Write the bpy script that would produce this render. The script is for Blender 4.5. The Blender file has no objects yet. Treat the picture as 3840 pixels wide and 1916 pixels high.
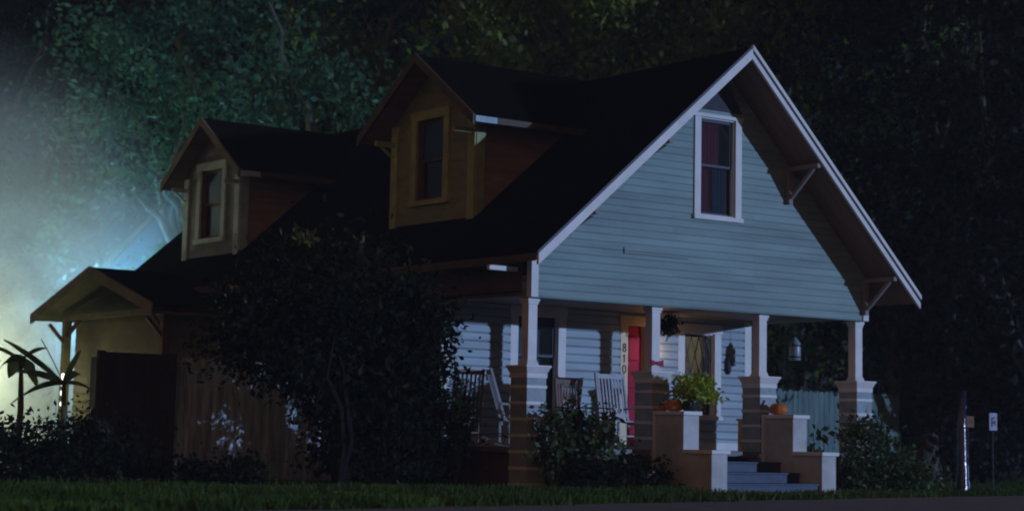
import bpy, math, random
import numpy as np
from mathutils import Vector, Matrix
random.seed(7)
R = math.radians
scn = bpy.context.scene
COL = scn.collection

# ------------------------------------------------------------------ materials
def nodes(m):
    m.use_nodes = True
    nt = m.node_tree
    nt.nodes.clear()
    return nt
def N(nt, t, **kw):
    n = nt.nodes.new(t)
    for k, v in kw.items():
        if k.startswith('i_'):
            n.inputs[k[2:].replace('_', ' ')].default_value = v
        else:
            setattr(n, k, v)
    return n
def L(nt, a, b): nt.links.new(a, b)
def surf(name, col, rough=0.6, var=0.12, scale=3.0, bump=0.0, bscale=40.0, spec=0.3, stretch=(1, 1, 1), dirt=None):
    """painted / plain surface: two noises vary the base colour, a fine one the bump"""
    m = bpy.data.materials.new(name); nt = nodes(m)
    out = N(nt, 'ShaderNodeOutputMaterial'); b = N(nt, 'ShaderNodeBsdfPrincipled')
    L(nt, b.outputs[0], out.inputs[0])
    tc = N(nt, 'ShaderNodeTexCoord'); mp = N(nt, 'ShaderNodeMapping'); mp.inputs['Scale'].default_value = stretch
    L(nt, tc.outputs['Object'], mp.inputs[0])
    n1 = N(nt, 'ShaderNodeTexNoise', i_Scale=scale, i_Detail=6.0, i_Roughness=0.65); L(nt, mp.outputs[0], n1.inputs['Vector'])
    cr = N(nt, 'ShaderNodeValToRGB'); L(nt, n1.outputs['Fac'], cr.inputs[0])
    d = dirt or tuple(c * (1 - 2.2 * var) for c in col)
    cr.color_ramp.elements[0].position = 0.3; cr.color_ramp.elements[0].color = (*d, 1)
    cr.color_ramp.elements[1].position = 0.68; cr.color_ramp.elements[1].color = (*[min(1, c * (1 + .5 * var)) for c in col], 1)
    L(nt, cr.outputs[0], b.inputs['Base Color'])
    b.inputs['Roughness'].default_value = rough
    b.inputs['Specular IOR Level'].default_value = spec
    if bump:
        n2 = N(nt, 'ShaderNodeTexNoise', i_Scale=bscale, i_Detail=4.0); L(nt, mp.outputs[0], n2.inputs['Vector'])
        bp = N(nt, 'ShaderNodeBump', i_Strength=bump, i_Distance=0.02); L(nt, n2.outputs['Fac'], bp.inputs['Height'])
        L(nt, bp.outputs[0], b.inputs['Normal'])
    return m
def leafmat(name, c1, c2, trans=0.35, gloss=0.25, scale=0.8):
    m = bpy.data.materials.new(name); nt = nodes(m)
    out = N(nt, 'ShaderNodeOutputMaterial')
    tc = N(nt, 'ShaderNodeTexCoord')
    n1 = N(nt, 'ShaderNodeTexNoise', i_Scale=scale, i_Detail=5.0, i_Roughness=0.7); L(nt, tc.outputs['Object'], n1.inputs['Vector'])
    cr = N(nt, 'ShaderNodeValToRGB'); L(nt, n1.outputs['Fac'], cr.inputs[0])
    cr.color_ramp.elements[0].position = 0.35; cr.color_ramp.elements[0].color = (*c1, 1)
    cr.color_ramp.elements[1].position = 0.65; cr.color_ramp.elements[1].color = (*c2, 1)
    b = N(nt, 'ShaderNodeBsdfPrincipled'); L(nt, cr.outputs[0], b.inputs['Base Color'])
    b.inputs['Roughness'].default_value = 0.5; b.inputs['Specular IOR Level'].default_value = gloss
    t = N(nt, 'ShaderNodeBsdfTranslucent'); L(nt, cr.outputs[0], t.inputs[0])
    mx = N(nt, 'ShaderNodeMixShader'); mx.inputs[0].default_value = trans
    L(nt, b.outputs[0], mx.inputs[1]); L(nt, t.outputs[0], mx.inputs[2]); L(nt, mx.outputs[0], out.inputs[0])
    return m
def emis(name, col, s):
    m = bpy.data.materials.new(name); nt = nodes(m)
    out = N(nt, 'ShaderNodeOutputMaterial'); e = N(nt, 'ShaderNodeEmission'); e.inputs[0].default_value = (*col, 1); e.inputs[1].default_value = s
    L(nt, e.outputs[0], out.inputs[0]); return m
def glassmat(name):
    m = bpy.data.materials.new(name); nt = nodes(m)
    out = N(nt, 'ShaderNodeOutputMaterial'); t = N(nt, 'ShaderNodeBsdfTransparent'); t.inputs[0].default_value = (.82, .86, .88, 1)
    g = N(nt, 'ShaderNodeBsdfGlossy', i_Roughness=0.05); lw = N(nt, 'ShaderNodeLayerWeight', i_Blend=0.35)
    mm = N(nt, 'ShaderNodeMath', operation='MULTIPLY_ADD'); L(nt, lw.outputs['Fresnel'], mm.inputs[0]); mm.inputs[1].default_value = .6; mm.inputs[2].default_value = .04
    mx = N(nt, 'ShaderNodeMixShader'); L(nt, mm.outputs[0], mx.inputs[0])
    L(nt, t.outputs[0], mx.inputs[1]); L(nt, g.outputs[0], mx.inputs[2]); L(nt, mx.outputs[0], out.inputs[0]); return m

M = {}
M['siding'] = surf('blue_grey_paint', (.235, .35, .325), .55, .16, 1.1, .12, 60, stretch=(.4, .4, 3))
def boards(m, lap, w):
    # board to board tone and butt joints
    nt = m.node_tree; b = [n for n in nt.nodes if n.type == 'BSDF_PRINCIPLED'][0]; src = b.inputs['Base Color'].links[0].from_socket
    tc = N(nt, 'ShaderNodeTexCoord'); sx = N(nt, 'ShaderNodeSeparateXYZ'); L(nt, tc.outputs['Object'], sx.inputs[0])
    cx = N(nt, 'ShaderNodeCombineXYZ'); L(nt, sx.outputs[0], cx.inputs[0]); L(nt, sx.outputs[2], cx.inputs[1])
    br = N(nt, 'ShaderNodeTexBrick', i_Scale=1.0, i_Mortar_Size=.003); br.inputs['Brick Width'].default_value = w; br.inputs['Row Height'].default_value = lap; br.offset = .37; br.squash = 1
    L(nt, cx.outputs[0], br.inputs['Vector'])
    br.inputs['Color1'].default_value = (.84, .86, .86, 1); br.inputs['Color2'].default_value = (1, 1, 1, 1); br.inputs['Mortar'].default_value = (.68, .68, .68, 1)
    mx = N(nt, 'ShaderNodeMix', data_type='RGBA', blend_type='MULTIPLY'); mx.inputs[0].default_value = 1
    L(nt, src, mx.inputs[6]); L(nt, br.outputs[0], mx.inputs[7]); L(nt, mx.outputs[2], b.inputs['Base Color'])
boards(M['siding'], .112, 2.7)
M['porch_siding'] = surf('pale_porch_siding_paint', (.37, .46, .49), .55, .12, 1.6, .12, 60, stretch=(.4, .4, 3))
M['trim'] = surf('white_paint', (.72, .72, .68), .5, .08, 2.5, .08, 60)
M['trim_warm'] = surf('yellow_lit_trim_paint', (.34, .41, .15), .6, .18, 3, .1, 60)  # near dormer trim, yellow of the light put into the paint
M['dormer'] = surf('yellow_lit_dormer_paint', (.22, .25, .13), .6, .15, 2.5, .12, 50, stretch=(1, 1, 3))  # near dormer wall, its yellow light mixed into the colour
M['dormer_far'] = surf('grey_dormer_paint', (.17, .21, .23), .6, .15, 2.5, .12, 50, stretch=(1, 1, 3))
M['cheekwood'] = surf('dormer_side_boards', (.36, .25, .17), .65, .2, 2, .12, 50, stretch=(.5, 1, 5))
M['cheek'] = surf('stair_cheek_paint', (.52, .53, .52), .6, .24, 1.6, .2, 30, dirt=(.33, .33, .30))
M['pierblock'] = surf('pier_board_paint', (.30, .38, .40), .55, .14, 4, .12, 60)
M['stair'] = surf('slate_blue_stair_paint', (.055, .085, .14), .55, .22, 3, .15, 50)
M['floor'] = surf('porch_floor_paint', (.16, .17, .18), .5, .15, 2, .05, 30)
M['ceiling'] = surf('porch_ceiling_paint', (.26, .19, .14), .6, .12, 2, .05, 30)
M['soffit'] = surf('soffit_boards', (.26, .16, .11), .65, .16, 1.8, .1, 30, stretch=(.6, 4, .6))
M['trim_far'] = surf('cool_lit_trim_paint', (.40, .58, .62), .6, .15, 3, .1, 60)  # white trim tinted with the cool light that falls on it
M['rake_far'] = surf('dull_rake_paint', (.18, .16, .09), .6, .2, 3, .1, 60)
M['fascia'] = surf('shaded_fascia_paint', (.09, .065, .04), .6, .2, 3, .1, 60)  # darker copy of the trim, shade put into the brown
M['red'] = surf('red_door_paint', (.42, .022, .055), .6, .08, 3, .03, 40, spec=.08)
M['curtain'] = surf('maroon_curtain', (.42, .05, .10), .8, .2, 3, .3, 12, stretch=(8, 8, .5))
M['curtain_w'] = surf('pale_curtain', (.5, .55, .55), .8, .2, 3, .3, 12, stretch=(8, 8, .5))
M['dark'] = surf('dark_interior', (.02, .02, .022), .9, .1, 2)
M['room'] = surf('cream_room_wall', (.62, .56, .42), .8, .08, 1)
M['brownpost'] = surf('brown_painted_board', (.13, .065, .04), .6, .2, 4, .1, 50)
M['attic'] = surf('dark_panel_paint', (.055, .05, .07), .7, .2, 4, .1, 50)
M['blueframe'] = surf('dark_window_frame', (.03, .035, .06), .5, .1, 4)
M['pumpkin'] = surf('orange_pumpkin_skin', (.62, .19, .03), .45, .14, 6, .05, 50)
M['stem'] = surf('dry_stem', (.10, .09, .04), .8, .2, 10)
M['pot'] = surf('black_plastic_pot', (.025, .027, .032), .4, .1, 5)
M['yellow'] = surf('mustard_paint', (.50, .30, .05), .5, .12, 4)
M['chairwhite'] = surf('white_chair_paint', (.44, .45, .47), .5, .1, 6)
M['chair_table_brown'] = surf('shade_brown_chair_and_table', (.22, .13, .09), .55, .2, 6, .1, 60)  # brown stands in for shade on the chairs; the table's own colour
M['metal'] = surf('lantern_metal', (.25, .34, .36), .35, .15, 6, spec=.6)
M['black'] = surf('black_metal', (.02, .02, .022), .45, .1, 5)
M['fence'] = surf('weathered_fence_boards', (.62, .78, .84), .85, .2, 1.6, .3, 30, stretch=(7, 7, .6), dirt=(.13, .15, .13))
M['fence_teal'] = surf('grey_green_fence_boards', (.15, .235, .215), .8, .28, 1.6, .3, 30, stretch=(7, 7, .6), dirt=(.07, .12, .12))
M['cream'] = surf('cream_door_trim', (.78, .62, .36), .5, .08, 3)
M['bracket'] = surf('shaded_bracket_paint', (.26, .22, .20), .6, .1, 3)  # bracket paint darkened, the overhang's shade put into it
M['gate'] = surf('dark_brown_gate_boards', (.05, .042, .030), .75, .15, 2, .2, 30, stretch=(6, 6, .5))  # brown boards, darkened further in place of shade over the gate
M['bark'] = surf('tree_bark', (.10, .085, .07), .85, .3, 5, .6, 20, stretch=(2, 2, .5))
M['bark_dark'] = surf('shaded_bush_bark', (.009, .006, .005), .95, .25, 5, .3, 20)  # trunk bark blackened in place of shade
M['bark_pale'] = surf('pale_branch_bark', (.09, .10, .085), .85, .25, 5, .5, 20)
M['pole'] = surf('tarred_pole_wood', (.03, .026, .05), .18, .2, 8, .5, 14, spec=.9)
M['glint'] = surf('post_glint_paint', (.42, .44, .72), .25, .15, 12, .5, 16, spec=.9)  # pale paint for the glints on the post
M['orange'] = surf('orange_tag_paint', (.20, .09, .025), .6, .15, 9)
M['sign'] = surf('white_sign_board', (.36, .39, .5), .5, .1, 9)
M['nwall'] = surf('neighbour_wall_paint', (.05, .11, .17), .6, .08, 1.2, .1, 20, stretch=(.4, .4, 3))
M['hood'] = surf('side_porch_paint', (.20, .19, .10), .6, .2, 2.5, .1, 40)
M['glass'] = glassmat('window_glass')
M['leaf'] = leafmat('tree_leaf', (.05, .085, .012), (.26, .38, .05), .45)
M['leaf_dark'] = leafmat('shaded_tree_leaf', (.004, .006, .004), (.014, .018, .010), .2, .08)  # darkened leaf copy for trees that stand unlit
M['leaf_teal'] = leafmat('lit_tree_leaf', (.008, .045, .030), (.09, .24, .125), .5)  # lit leaf copy, teal lamp light put into the colour
M['leaf_bush'] = leafmat('shaded_bush_leaf', (.006, .008, .005), (.018, .022, .010), .2, .05, 2)  # near-black leaves, the lack of light on them put into the colour
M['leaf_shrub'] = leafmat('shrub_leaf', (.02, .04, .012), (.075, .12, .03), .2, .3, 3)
M['leaf_sprig'] = leafmat('lit_sprig_leaf', (.06, .07, .012), (.16, .17, .03), .3, .2, 5)  # lighter leaves, the yellow green light on the sprigs put into the colour
M['leaf_fallen'] = leafmat('dry_fallen_leaf', (.08, .05, .02), (.18, .12, .05), .1, .1, 3)
M['leaf_planter'] = leafmat('planter_leaf', (.16, .28, .02), (.50, .60, .05), .35, .3, 7)
M['petal'] = leafmat('red_flower', (.12, .01, .02), (.2, .015, .03), .2)
M['petal_w'] = leafmat('pale_flower', (.6, .5, .5), (.75, .7, .7), .2)
M['petal_o'] = leafmat('orange_flower', (.7, .18, .02), (.8, .3, .03), .2)
M['frond'] = leafmat('frond_leaf', (.10, .14, .06), (.20, .26, .12), .6, .4, 2)
M['grassblade'] = leafmat('grass_blade', (.035, .058, .012), (.08, .145, .022), .25, .1, .5)
M['stem_g'] = surf('green_stem', (.09, .11, .04), .7, .2, 8)

def roofmat():
    m = bpy.data.materials.new('dark_asphalt_shingles'); nt = nodes(m)
    out = N(nt, 'ShaderNodeOutputMaterial'); b = N(nt, 'ShaderNodeBsdfPrincipled'); L(nt, b.outputs[0], out.inputs[0])
    tc = N(nt, 'ShaderNodeTexCoord'); sx = N(nt, 'ShaderNodeSeparateXYZ'); L(nt, tc.outputs['Object'], sx.inputs[0])
    cx = N(nt, 'ShaderNodeCombineXYZ'); ad = N(nt, 'ShaderNodeMath', operation='ADD'); L(nt, sx.outputs[0], ad.inputs[0]); L(nt, sx.outputs[1], ad.inputs[1])
    L(nt, ad.outputs[0], cx.inputs[0]); L(nt, sx.outputs[2], cx.inputs[1])
    br = N(nt, 'ShaderNodeTexBrick', i_Scale=4.0, i_Mortar_Size=.02); L(nt, cx.outputs[0], br.inputs['Vector'])
    br.inputs['Color1'].default_value = (.005, .0045, .0045, 1); br.inputs['Color2'].default_value = (.009, .008, .0075, 1); br.inputs['Mortar'].default_value = (.004, .004, .0045, 1)
    L(nt, br.outputs[0], b.inputs['Base Color']); b.inputs['Roughness'].default_value = .95; b.inputs['Specular IOR Level'].default_value = .02
    bp = N(nt, 'ShaderNodeBump', i_Strength=.5, i_Distance=.02); L(nt, br.outputs['Fac'], bp.inputs['Height']); L(nt, bp.outputs[0], b.inputs['Normal'])
    return m
M['roof'] = roofmat()
M['soil'] = surf('grassy_soil', (.045, .05, .022), .95, .25, .8, .5, 12, dirt=(.035, .028, .02))
M['road'] = surf('asphalt', (.27, .245, .25), .85, .15, 2, .3, 60)

# ------------------------------------------------------------------ mesh building
class MB:
    def __init__(s): s.v = []; s.f = []
    def quad(s, *p):
        k = len(s.v); s.v += [tuple(q) for q in p]; s.f.append(tuple(range(k, k + len(p)))); return s
    def box(s, x0, x1, y0, y1, z0, z1):
        k = len(s.v)
        s.v += [(x, y, z) for x in (x0, x1) for y in (y0, y1) for z in (z0, z1)]
        for a in ((0, 1, 3, 2), (4, 6, 7, 5), (0, 4, 5, 1), (2, 3, 7, 6), (0, 2, 6, 4), (1, 5, 7, 3)): s.f.append(tuple(k + i for i in a))
        return s
    def hexa(s, p):
        """8 corners: 4 of one end then 4 of the other, same order"""
        k = len(s.v); s.v += [tuple(q) for q in p]
        for a in ((3, 2, 1, 0), (4, 5, 6, 7), (0, 1, 5, 4), (1, 2, 6, 5), (2, 3, 7, 6), (3, 0, 4, 7)): s.f.append(tuple(k + i for i in a))
        return s
    def prism(s, poly, d):
        k = len(s.v); n = len(poly); d = Vector(d)
        s.v += [tuple(q) for q in poly] + [tuple(Vector(q) + d) for q in poly]
        s.f.append(tuple(k + i for i in range(n))[::-1]); s.f.append(tuple(k + n + i for i in range(n)))
        for i in range(n): s.f.append((k + i, k + (i + 1) % n, k + n + (i + 1) % n, k + n + i))
        return s
    def bar(s, a, b, w, h=None):
        a = Vector(a); b = Vector(b); h = h or w; d = (b - a).normalized()
        up = Vector((0, 0, 1)) if abs(d.z) < .95 else Vector((0, 1, 0))
        r = d.cross(up).normalized() * w / 2; u = r.cross(d).normalized() * h / 2
        s.hexa([a - r - u, a + r - u, a + r + u, a - r + u, b - r - u, b + r - u, b + r + u, b - r + u]); return s
    def tube(s, pts, rad, n=8, caps=True):
        pts = [Vector(p) for p in pts]
        if not hasattr(rad, '__len__'): rad = [rad] * len(pts)
        k0 = len(s.v); prev = None
        for i, p in enumerate(pts):
            d = (pts[min(i + 1, len(pts) - 1)] - pts[max(i - 1, 0)]).normalized()
            ref = prev if prev is not None else (Vector((1, 0, 0)) if abs(d.x) < .9 else Vector((0, 1, 0)))
            a = (ref - d * ref.dot(d)).normalized(); prev = a; b = d.cross(a)
            for j in range(n):
                t = 2 * math.pi * j / n; s.v.append(tuple(p + (a * math.cos(t) + b * math.sin(t)) * rad[i]))
        for i in range(len(pts) - 1):
            for j in range(n):
                s.f.append((k0 + i * n + j, k0 + i * n + (j + 1) % n, k0 + (i + 1) * n + (j + 1) % n, k0 + (i + 1) * n + j))
        if caps:
            s.f.append(tuple(k0 + j for j in range(n))[::-1]); e = k0 + (len(pts) - 1) * n; s.f.append(tuple(e + j for j in range(n)))
        return s
    def lathe(s, c, prof, n=20, fn=None):
        k0 = len(s.v)
        for (r, z) in prof:
            for j in range(n):
                t = 2 * math.pi * j / n; q = r * (fn(t) if fn else 1)
                s.v.append((c[0] + q * math.cos(t), c[1] + q * math.sin(t), c[2] + z))
        for i in range(len(prof) - 1):
            for j in range(n): s.f.append((k0 + i * n + j, k0 + i * n + (j + 1) % n, k0 + (i + 1) * n + (j + 1) % n, k0 + (i + 1) * n + j))
        s.f.append(tuple(k0 + j for j in range(n))[::-1]); e = k0 + (len(prof) - 1) * n; s.f.append(tuple(e + j for j in range(n)))
        return s
    def build(s, name, mat, parent=None, smooth=False, label=None, bevel=0):
        me = bpy.data.meshes.new(name); me.from_pydata(s.v, [], s.f); me.update()
        o = bpy.data.objects.new(name, me); COL.objects.link(o)
        me.materials.append(M[mat] if isinstance(mat, str) else mat)
        if smooth:
            for p in me.polygons: p.use_smooth = True
        if parent is not None: o.parent = parent
        if label: o['label'] = label
        if bevel:
            md = o.modifiers.new('bevel', 'BEVEL'); md.width = bevel; md.segments = 2; md.limit_method = 'ANGLE'
        return o
def box(name, mat, parent, x0, x1, y0, y1, z0, z1, bevel=0.004, label=None):
    return MB().box(x0, x1, y0, y1, z0, z1).build(name, mat, parent, bevel=bevel, label=label)
def tag(o, label, cat, group=None, kind=None):
    o['label'] = label; o['category'] = cat
    if group: o['group'] = group
    if kind: o['kind'] = kind
    return o
def thing(name, label, cat, loc=(0, 0, 0), rz=0, group=None):
    o = bpy.data.objects.new(name, None); COL.objects.link(o); o.location = loc; o.rotation_euler = (0, 0, rz); o.empty_display_size = .2
    return tag(o, label, cat, group)
def copy_tree(o, parent=None):
    c = o.copy(); COL.objects.link(c)
    if parent is not None: c.parent = parent
    for ch in o.children: copy_tree(ch, c)
    return c

# fast leaf meshes -------------------------------------------------------------
def leaf_arrays(P, size, rng, droop=0.3, aspect=.5, dirs=None):
    n = len(P); s = size * rng.uniform(.6, 1.35, n)[:, None]
    d = rng.normal(size=(n, 3)); d[:, 2] -= droop
    if dirs is not None: d = d * .55 + dirs
    d /= np.linalg.norm(d, axis=1)[:, None]
    r = rng.normal(size=(n, 3)); w = np.cross(d, r); w /= np.linalg.norm(w, axis=1)[:, None]
    nn = np.cross(d, w)
    a = P; b = P + d * s * .5 + w * s * aspect * .5 + nn * s * .06; c = P + d * s; e = P + d * s * .5 - w * s * aspect * .5 + nn * s * .06
    return np.stack([a, b, c, e], 1).reshape(-1, 3)
def leaf_obj(name, V, mat, parent=None):
    me = bpy.data.meshes.new(name); n = len(V) // 4
    me.vertices.add(len(V)); me.vertices.foreach_set('co', V.astype(np.float32).ravel())
    me.loops.add(n * 4); me.loops.foreach_set('vertex_index', np.arange(n * 4, dtype=np.int32))
    me.polygons.add(n); me.polygons.foreach_set('loop_start', np.arange(n, dtype=np.int32) * 4); me.polygons.foreach_set('loop_total', np.full(n, 4, np.int32))
    me.update(calc_edges=True)
    me.materials.append(M[mat]); o = bpy.data.objects.new(name, me); COL.objects.link(o)
    if parent is not None: o.parent = parent
    return o

# lapped siding: sloping boards with a real lip ---------------------------------
def siding(mb, fn, z0, z1, span, lap=.115, out=.016, holes=(), cove=0):
    """fn(a, off, z) -> point; span(z) -> (a0, a1); boards lean out at their lower edge"""
    k0 = math.floor(z0 / lap + 1e-6); zs = {z0, z1}
    k = k0
    while k * lap < z1:
        if k * lap > z0: zs.add(round(k * lap, 5))
        k += 1
    if cove:
        for z in list(zs):
            if z0 < z + lap * cove < z1 and abs(z / lap - round(z / lap)) < 1e-3: zs.add(round(z + lap * cove, 5))
    for h in holes:
        for z in (h[2], h[3]):
            if z0 < z < z1: zs.add(z)
    zs = sorted(zs)
    for a, b in zip(zs, zs[1:]):
        if b - a < 1e-4: continue
        mid = (a + b) / 2; base = math.floor(mid / lap + 1e-6) * lap
        oa = out * (1 - (a - base) / lap); ob = out * (1 - (b - base) / lap)
        if cove:
            fo = lambda t: out * min(1.0, max(0.0, (t - base) / (lap * cove)))
            oa, ob = fo(a), fo(b)
        sa = span(a + 1e-5); sb = span(b - 1e-5)
        segs = [(sa[0], sa[1], sb[0], sb[1])]
        for h in sorted(holes):
            if h[2] < mid < h[3]:
                l = segs.pop(); segs += [(l[0], h[0], l[2], h[0]), (h[1], l[1], h[1], l[3])]
        for (p, q, r_, t) in segs:
            if q - p < 1e-3 and t - r_ < 1e-3: continue
            mb.quad(fn(p, oa, a), fn(q, oa, a), fn(t, ob, b), fn(r_, ob, b))
            if abs(a - base) < 1e-4: mb.quad(fn(p, 0, a), fn(q, 0, a), fn(q, oa or out, a), fn(p, oa or out, a))

# ------------------------------------------------------------------ house dimensions
XA, ZA = 3.63, 6.86          # ridge
XL, ZL = -.47, 3.375         # left eave
XR, ZR = 7.40, 3.19          # right eave
SL = (ZA - ZL) / (XA - XL); SR = (ZA - ZR) / (XR - XA)
YF, YB = -.75, 13.5
TH = .13
W1 = 6.93                    # right end of the front gable wall
D = 2.534                    # porch back wall
ZF = .62                     # porch floor
ZB = 2.79                    # underside of the front gable
def ztop(x): return ZL + SL * (x - XL) if x <= XA else ZA - SR * (x - XA)

house = thing('house', 'blue grey sided bungalow with steep dark roof, two dormers and a pillared front porch', 'house')
H = house
# front gable wall
gw = (3.15, 4.06, 4.22, 5.86)
mb = MB()
def xspan(z):
    zz = z + TH + .01
    return (max(0.0, XL + (zz - ZL) / SL), min(W1, XA + (ZA - zz) / SR))
siding(mb, lambda a, o, z: (a, -o, z), ZB + .0, ZA - TH - .05, xspan, .112, .009, [gw], .15)
wall = mb.build('front_gable_wall', 'siding', H)
box('beam', 'siding', H, 0, W1, .002, .24, ZB, ZB + .32, label='blue grey beam above the front porch opening')
MB().box(1.72, 3.0, -.024, -.012, 3.545, 3.557).box(1.715, 1.73, -.026, -.012, 3.55, 3.64).build('split_board_gap', 'black', wall)
# back of the gable wall (attic side), and outer walls of the body
mb = MB(); mb.quad((0.02, .01, ZB), (W1 - .02, .01, ZB), (W1 - .02, .01, ztop(W1) - TH - .02), (XA, .01, 4.2), (0.02, .01, ztop(0) - TH - .02))
mb.build('attic_lining', 'dark', wall)
mb = MB()
siding(mb, lambda a, o, z: (-o, a, z), .1, ztop(0) - TH, lambda z: (D, YB - .45), .125)
mb.build('left_wall', 'siding', H)
mb = MB()
siding(mb, lambda a, o, z: (W1 - .24 + o, a, z), .1, ztop(W1) - TH, lambda z: (D, YB - .45), .125)
mb.build('right_wall', 'siding', H)
MB().prism([(0, YB - .45, 0), (W1 - .24, YB - .45, 0), (W1 - .24, YB - .45, ztop(W1) - TH), (XA, YB - .45, ZA - TH - .03), (0, YB - .45, ztop(0) - TH)], (0, .1, 0)).build('rear_wall', 'siding', H)
# side beams over the porch ends, corner boards
box('side_beam', 'brownpost', H, .0, .20, .26, D - .004, ZB + .03, ztop(0) - TH - .02, label='boarded beam over the left porch end, shade put into its brown')  # brown stands in for shade here; the right beam keeps the siding paint
box('side_beam', 'siding', H, W1 - .2, W1, .26, D - .004, ZB + .03, ztop(W1) - TH - .02)
for x0, x1, zz in ((-.03, .1, ZB - .0), (W1 - .09, W1 + .035, ZB)):
    box('corner_board', 'trim', H, x0, x1, -.035, -.02 + .1, zz, ztop((x0 + x1) / 2 if x0 < 1 else x1) - TH - .04)
# ---- roof
def slab(x0, x1, y0, y1, th=TH, z=ztop):
    m = MB(); a = z(x0); b = z(x1)
    m.hexa([(x0, y0, a - th), (x1, y0, b - th), (x1, y0, b), (x0, y0, a), (x0, y1, a - th), (x1, y1, b - th), (x1, y1, b), (x0, y1, a)]); return m
rf = slab(XL, XA - .001, YF, YB, .05).build('roof', 'roof', H)
m = slab(XA + .001, XR, YF, YB, .05); m.build('roof', 'roof', H, label='right roof slope, its underside seen beyond the gable')
for x0, x1 in ((XL + .02, XA - .03), (XA + .03, XR - .02)):
    m = MB(); a = ztop(x0) - .052; b = ztop(x1) - .052; t = TH - .052
    m.hexa([(x0, YF + .02, a - t), (x1, YF + .02, b - t), (x1, YF + .02, b), (x0, YF + .02, a), (x0, YB - .05, a - t), (x1, YB - .05, b - t), (x1, YB - .05, b), (x0, YB - .05, a)])
    m.build('soffit', 'soffit', H)
def rake(x0, x1, y0, y1, top, bot, name, mat, ext=0):
    m = MB(); a = ztop(x0) ; b = ztop(x1)
    m.hexa([(x0, y0, a - bot), (x1, y0, b - bot), (x1, y0, b - top), (x0, y0, a - top), (x0, y1, a - bot), (x1, y1, b - bot), (x1, y1, b - top), (x0, y1, a - top)])
    return m.build(name, mat, H)
rake(XL, XA, YF - .035, YF + .018, .0, .185, 'rake_board', 'trim')
rake(XL - .02, XA, YF - .045, YF - .036, -.028, .02, 'drip_edge', 'blueframe')
rake(XA, XR, YF - .03, YF + .018, .10, .20, 'rake_board', 'trim')
rake(XA, XR, YF - .012, YF + .018, .045, .10, 'rake_groove', 'blueframe')
rake(XA, XR + .01, YF - .045, YF + .018, -.03, .045, 'rake_trim', 'trim')
# eave fascia and rafter tails
box('eave_fascia', 'fascia', H, XL - .03, XL - .004, YF + .02, YB, ZL - .13, ZL - .02)
for i in range(9):
    y = .32 + i * 1.22
    MB().box(XL - .06, -.02, y, y + .07, ZL - .2, ZL - .132).build('rafter_tail', 'fascia' if i else 'trim', H, label='rafter end under the left eave')  # first tail white as if moonlit, the others in shade brown
# brackets under the front overhang
def bracket(x, leg=.55):
    z = ztop(x) - TH - (.04 if x > XA else .04)
    z -= .06
    m = MB(); m.box(x - .04, x + .04, -.10, -.02, z - leg, z); m.box(x - .035, x + .035, YF + .02, -.1, z - .07, z)
    m.bar((x, -.11, z - leg + .1), (x, YF + .14, z - .07), .055)
    m.build('roof_bracket', 'bracket', H, bevel=.003)
for x in (.62, 2.02, 5.12, 6.86): bracket(x, .6 if x > 3 else .34)
# dark panel above the gable window, then the window
m = MB(); m.prism([(3.16, -.03, 5.94), (4.1, -.03, 5.94), (XA + .11, -.03, 6.5), (XA - .09, -.03, 6.58)], (0, .03, 0)); m.build('dark_gable_panel', 'attic', H)

def window(x0, x1, z0, z1, y, cas=.13, parent=H, muntin=False, rail=None, matc='trim', curtain='dark', sill=True, paned=True, sash='trim', depth=.12, label=None, top=None):
    """window in a wall facing -Y; x0..x1, z0..z1 is the opening"""
    m = MB(); f = -.035
    t = top or cas
    m.box(x0 - cas, x0, y + f, y + .02, z0 - .0, z1); m.box(x1, x1 + cas, y + f, y + .02, z0, z1)
    m.box(x0 - cas - .02, x1 + cas + .02, y + f - .01, y + .02, z1, z1 + t)
    m.box(x0 - cas - .02, x1 + cas + .02, y + f - .03, y + .02, z0 - .07, z0)
    w = m.build('window_frame', matc, parent, bevel=.004, label=label)
    m = MB(); m.box(x0, x0 + .02, y + .0, y + depth, z0, z1).box(x1 - .02, x1, y + .0, y + depth, z0, z1).box(x0 + .02, x1 - .02, y, y + depth, z1 - .02, z1).box(x0 + .02, x1 - .02, y, y + depth, z0, z0 + .02)
    m.build('jamb', matc, w)
    m = MB(); s = .04; ys = y + .05
    rail = rail or (z0 + z1) / 2
    for za, zb, yy in ((rail - .02, z1 - .02, ys), (z0 + .02, rail + .02, ys + .03)):
        m.box(x0 + .02, x0 + .02 + s, yy, yy + .028, za, zb).box(x1 - .02 - s, x1 - .02, yy, yy + .028, za, zb)
        m.box(x0 + .02 + s, x1 - .02 - s, yy, yy + .028, zb - s, zb).box(x0 + .02 + s, x1 - .02 - s, yy, yy + .028, za, za + s)
    m.build('sash', sash, w)
    MB().box(x0 + .05, x1 - .05, ys + .012, ys + .016, rail, z1 - .05).box(x0 + .05, x1 - .05, ys + .042, ys + .046, z0 + .05, rail).build('pane', 'glass', w)
    return w
gwn = window(3.24, 3.97, 4.26, 5.81, 0, .13, rail=5.06, sash='blueframe', top=.06, label='tall white framed window high in the front gable')
m = MB()
for i in range(14):
    xx = 3.27 + i * .035; m.quad((xx, .14 + .02 * (i % 2), 4.2), (xx + .035, .14 + .02 * ((i + 1) % 2), 4.2), (xx + .035, .14 + .02 * ((i + 1) % 2), 5.85), (xx, .14 + .02 * (i % 2), 5.85))
m.build('curtain', 'curtain', gwn)
m = MB()
for i in range(9):
    xx = 3.60 + i * .035; m.quad((xx, .10 + .02 * (i % 2), 4.2), (xx + .035, .10 + .02 * ((i + 1) % 2), 4.2), (xx + .035, .10 + .02 * ((i + 1) % 2), 5.03), (xx, .10 + .02 * (i % 2), 5.03))
m.build('curtain', 'nwall', gwn, label='bluish curtain behind the lower pane')

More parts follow.
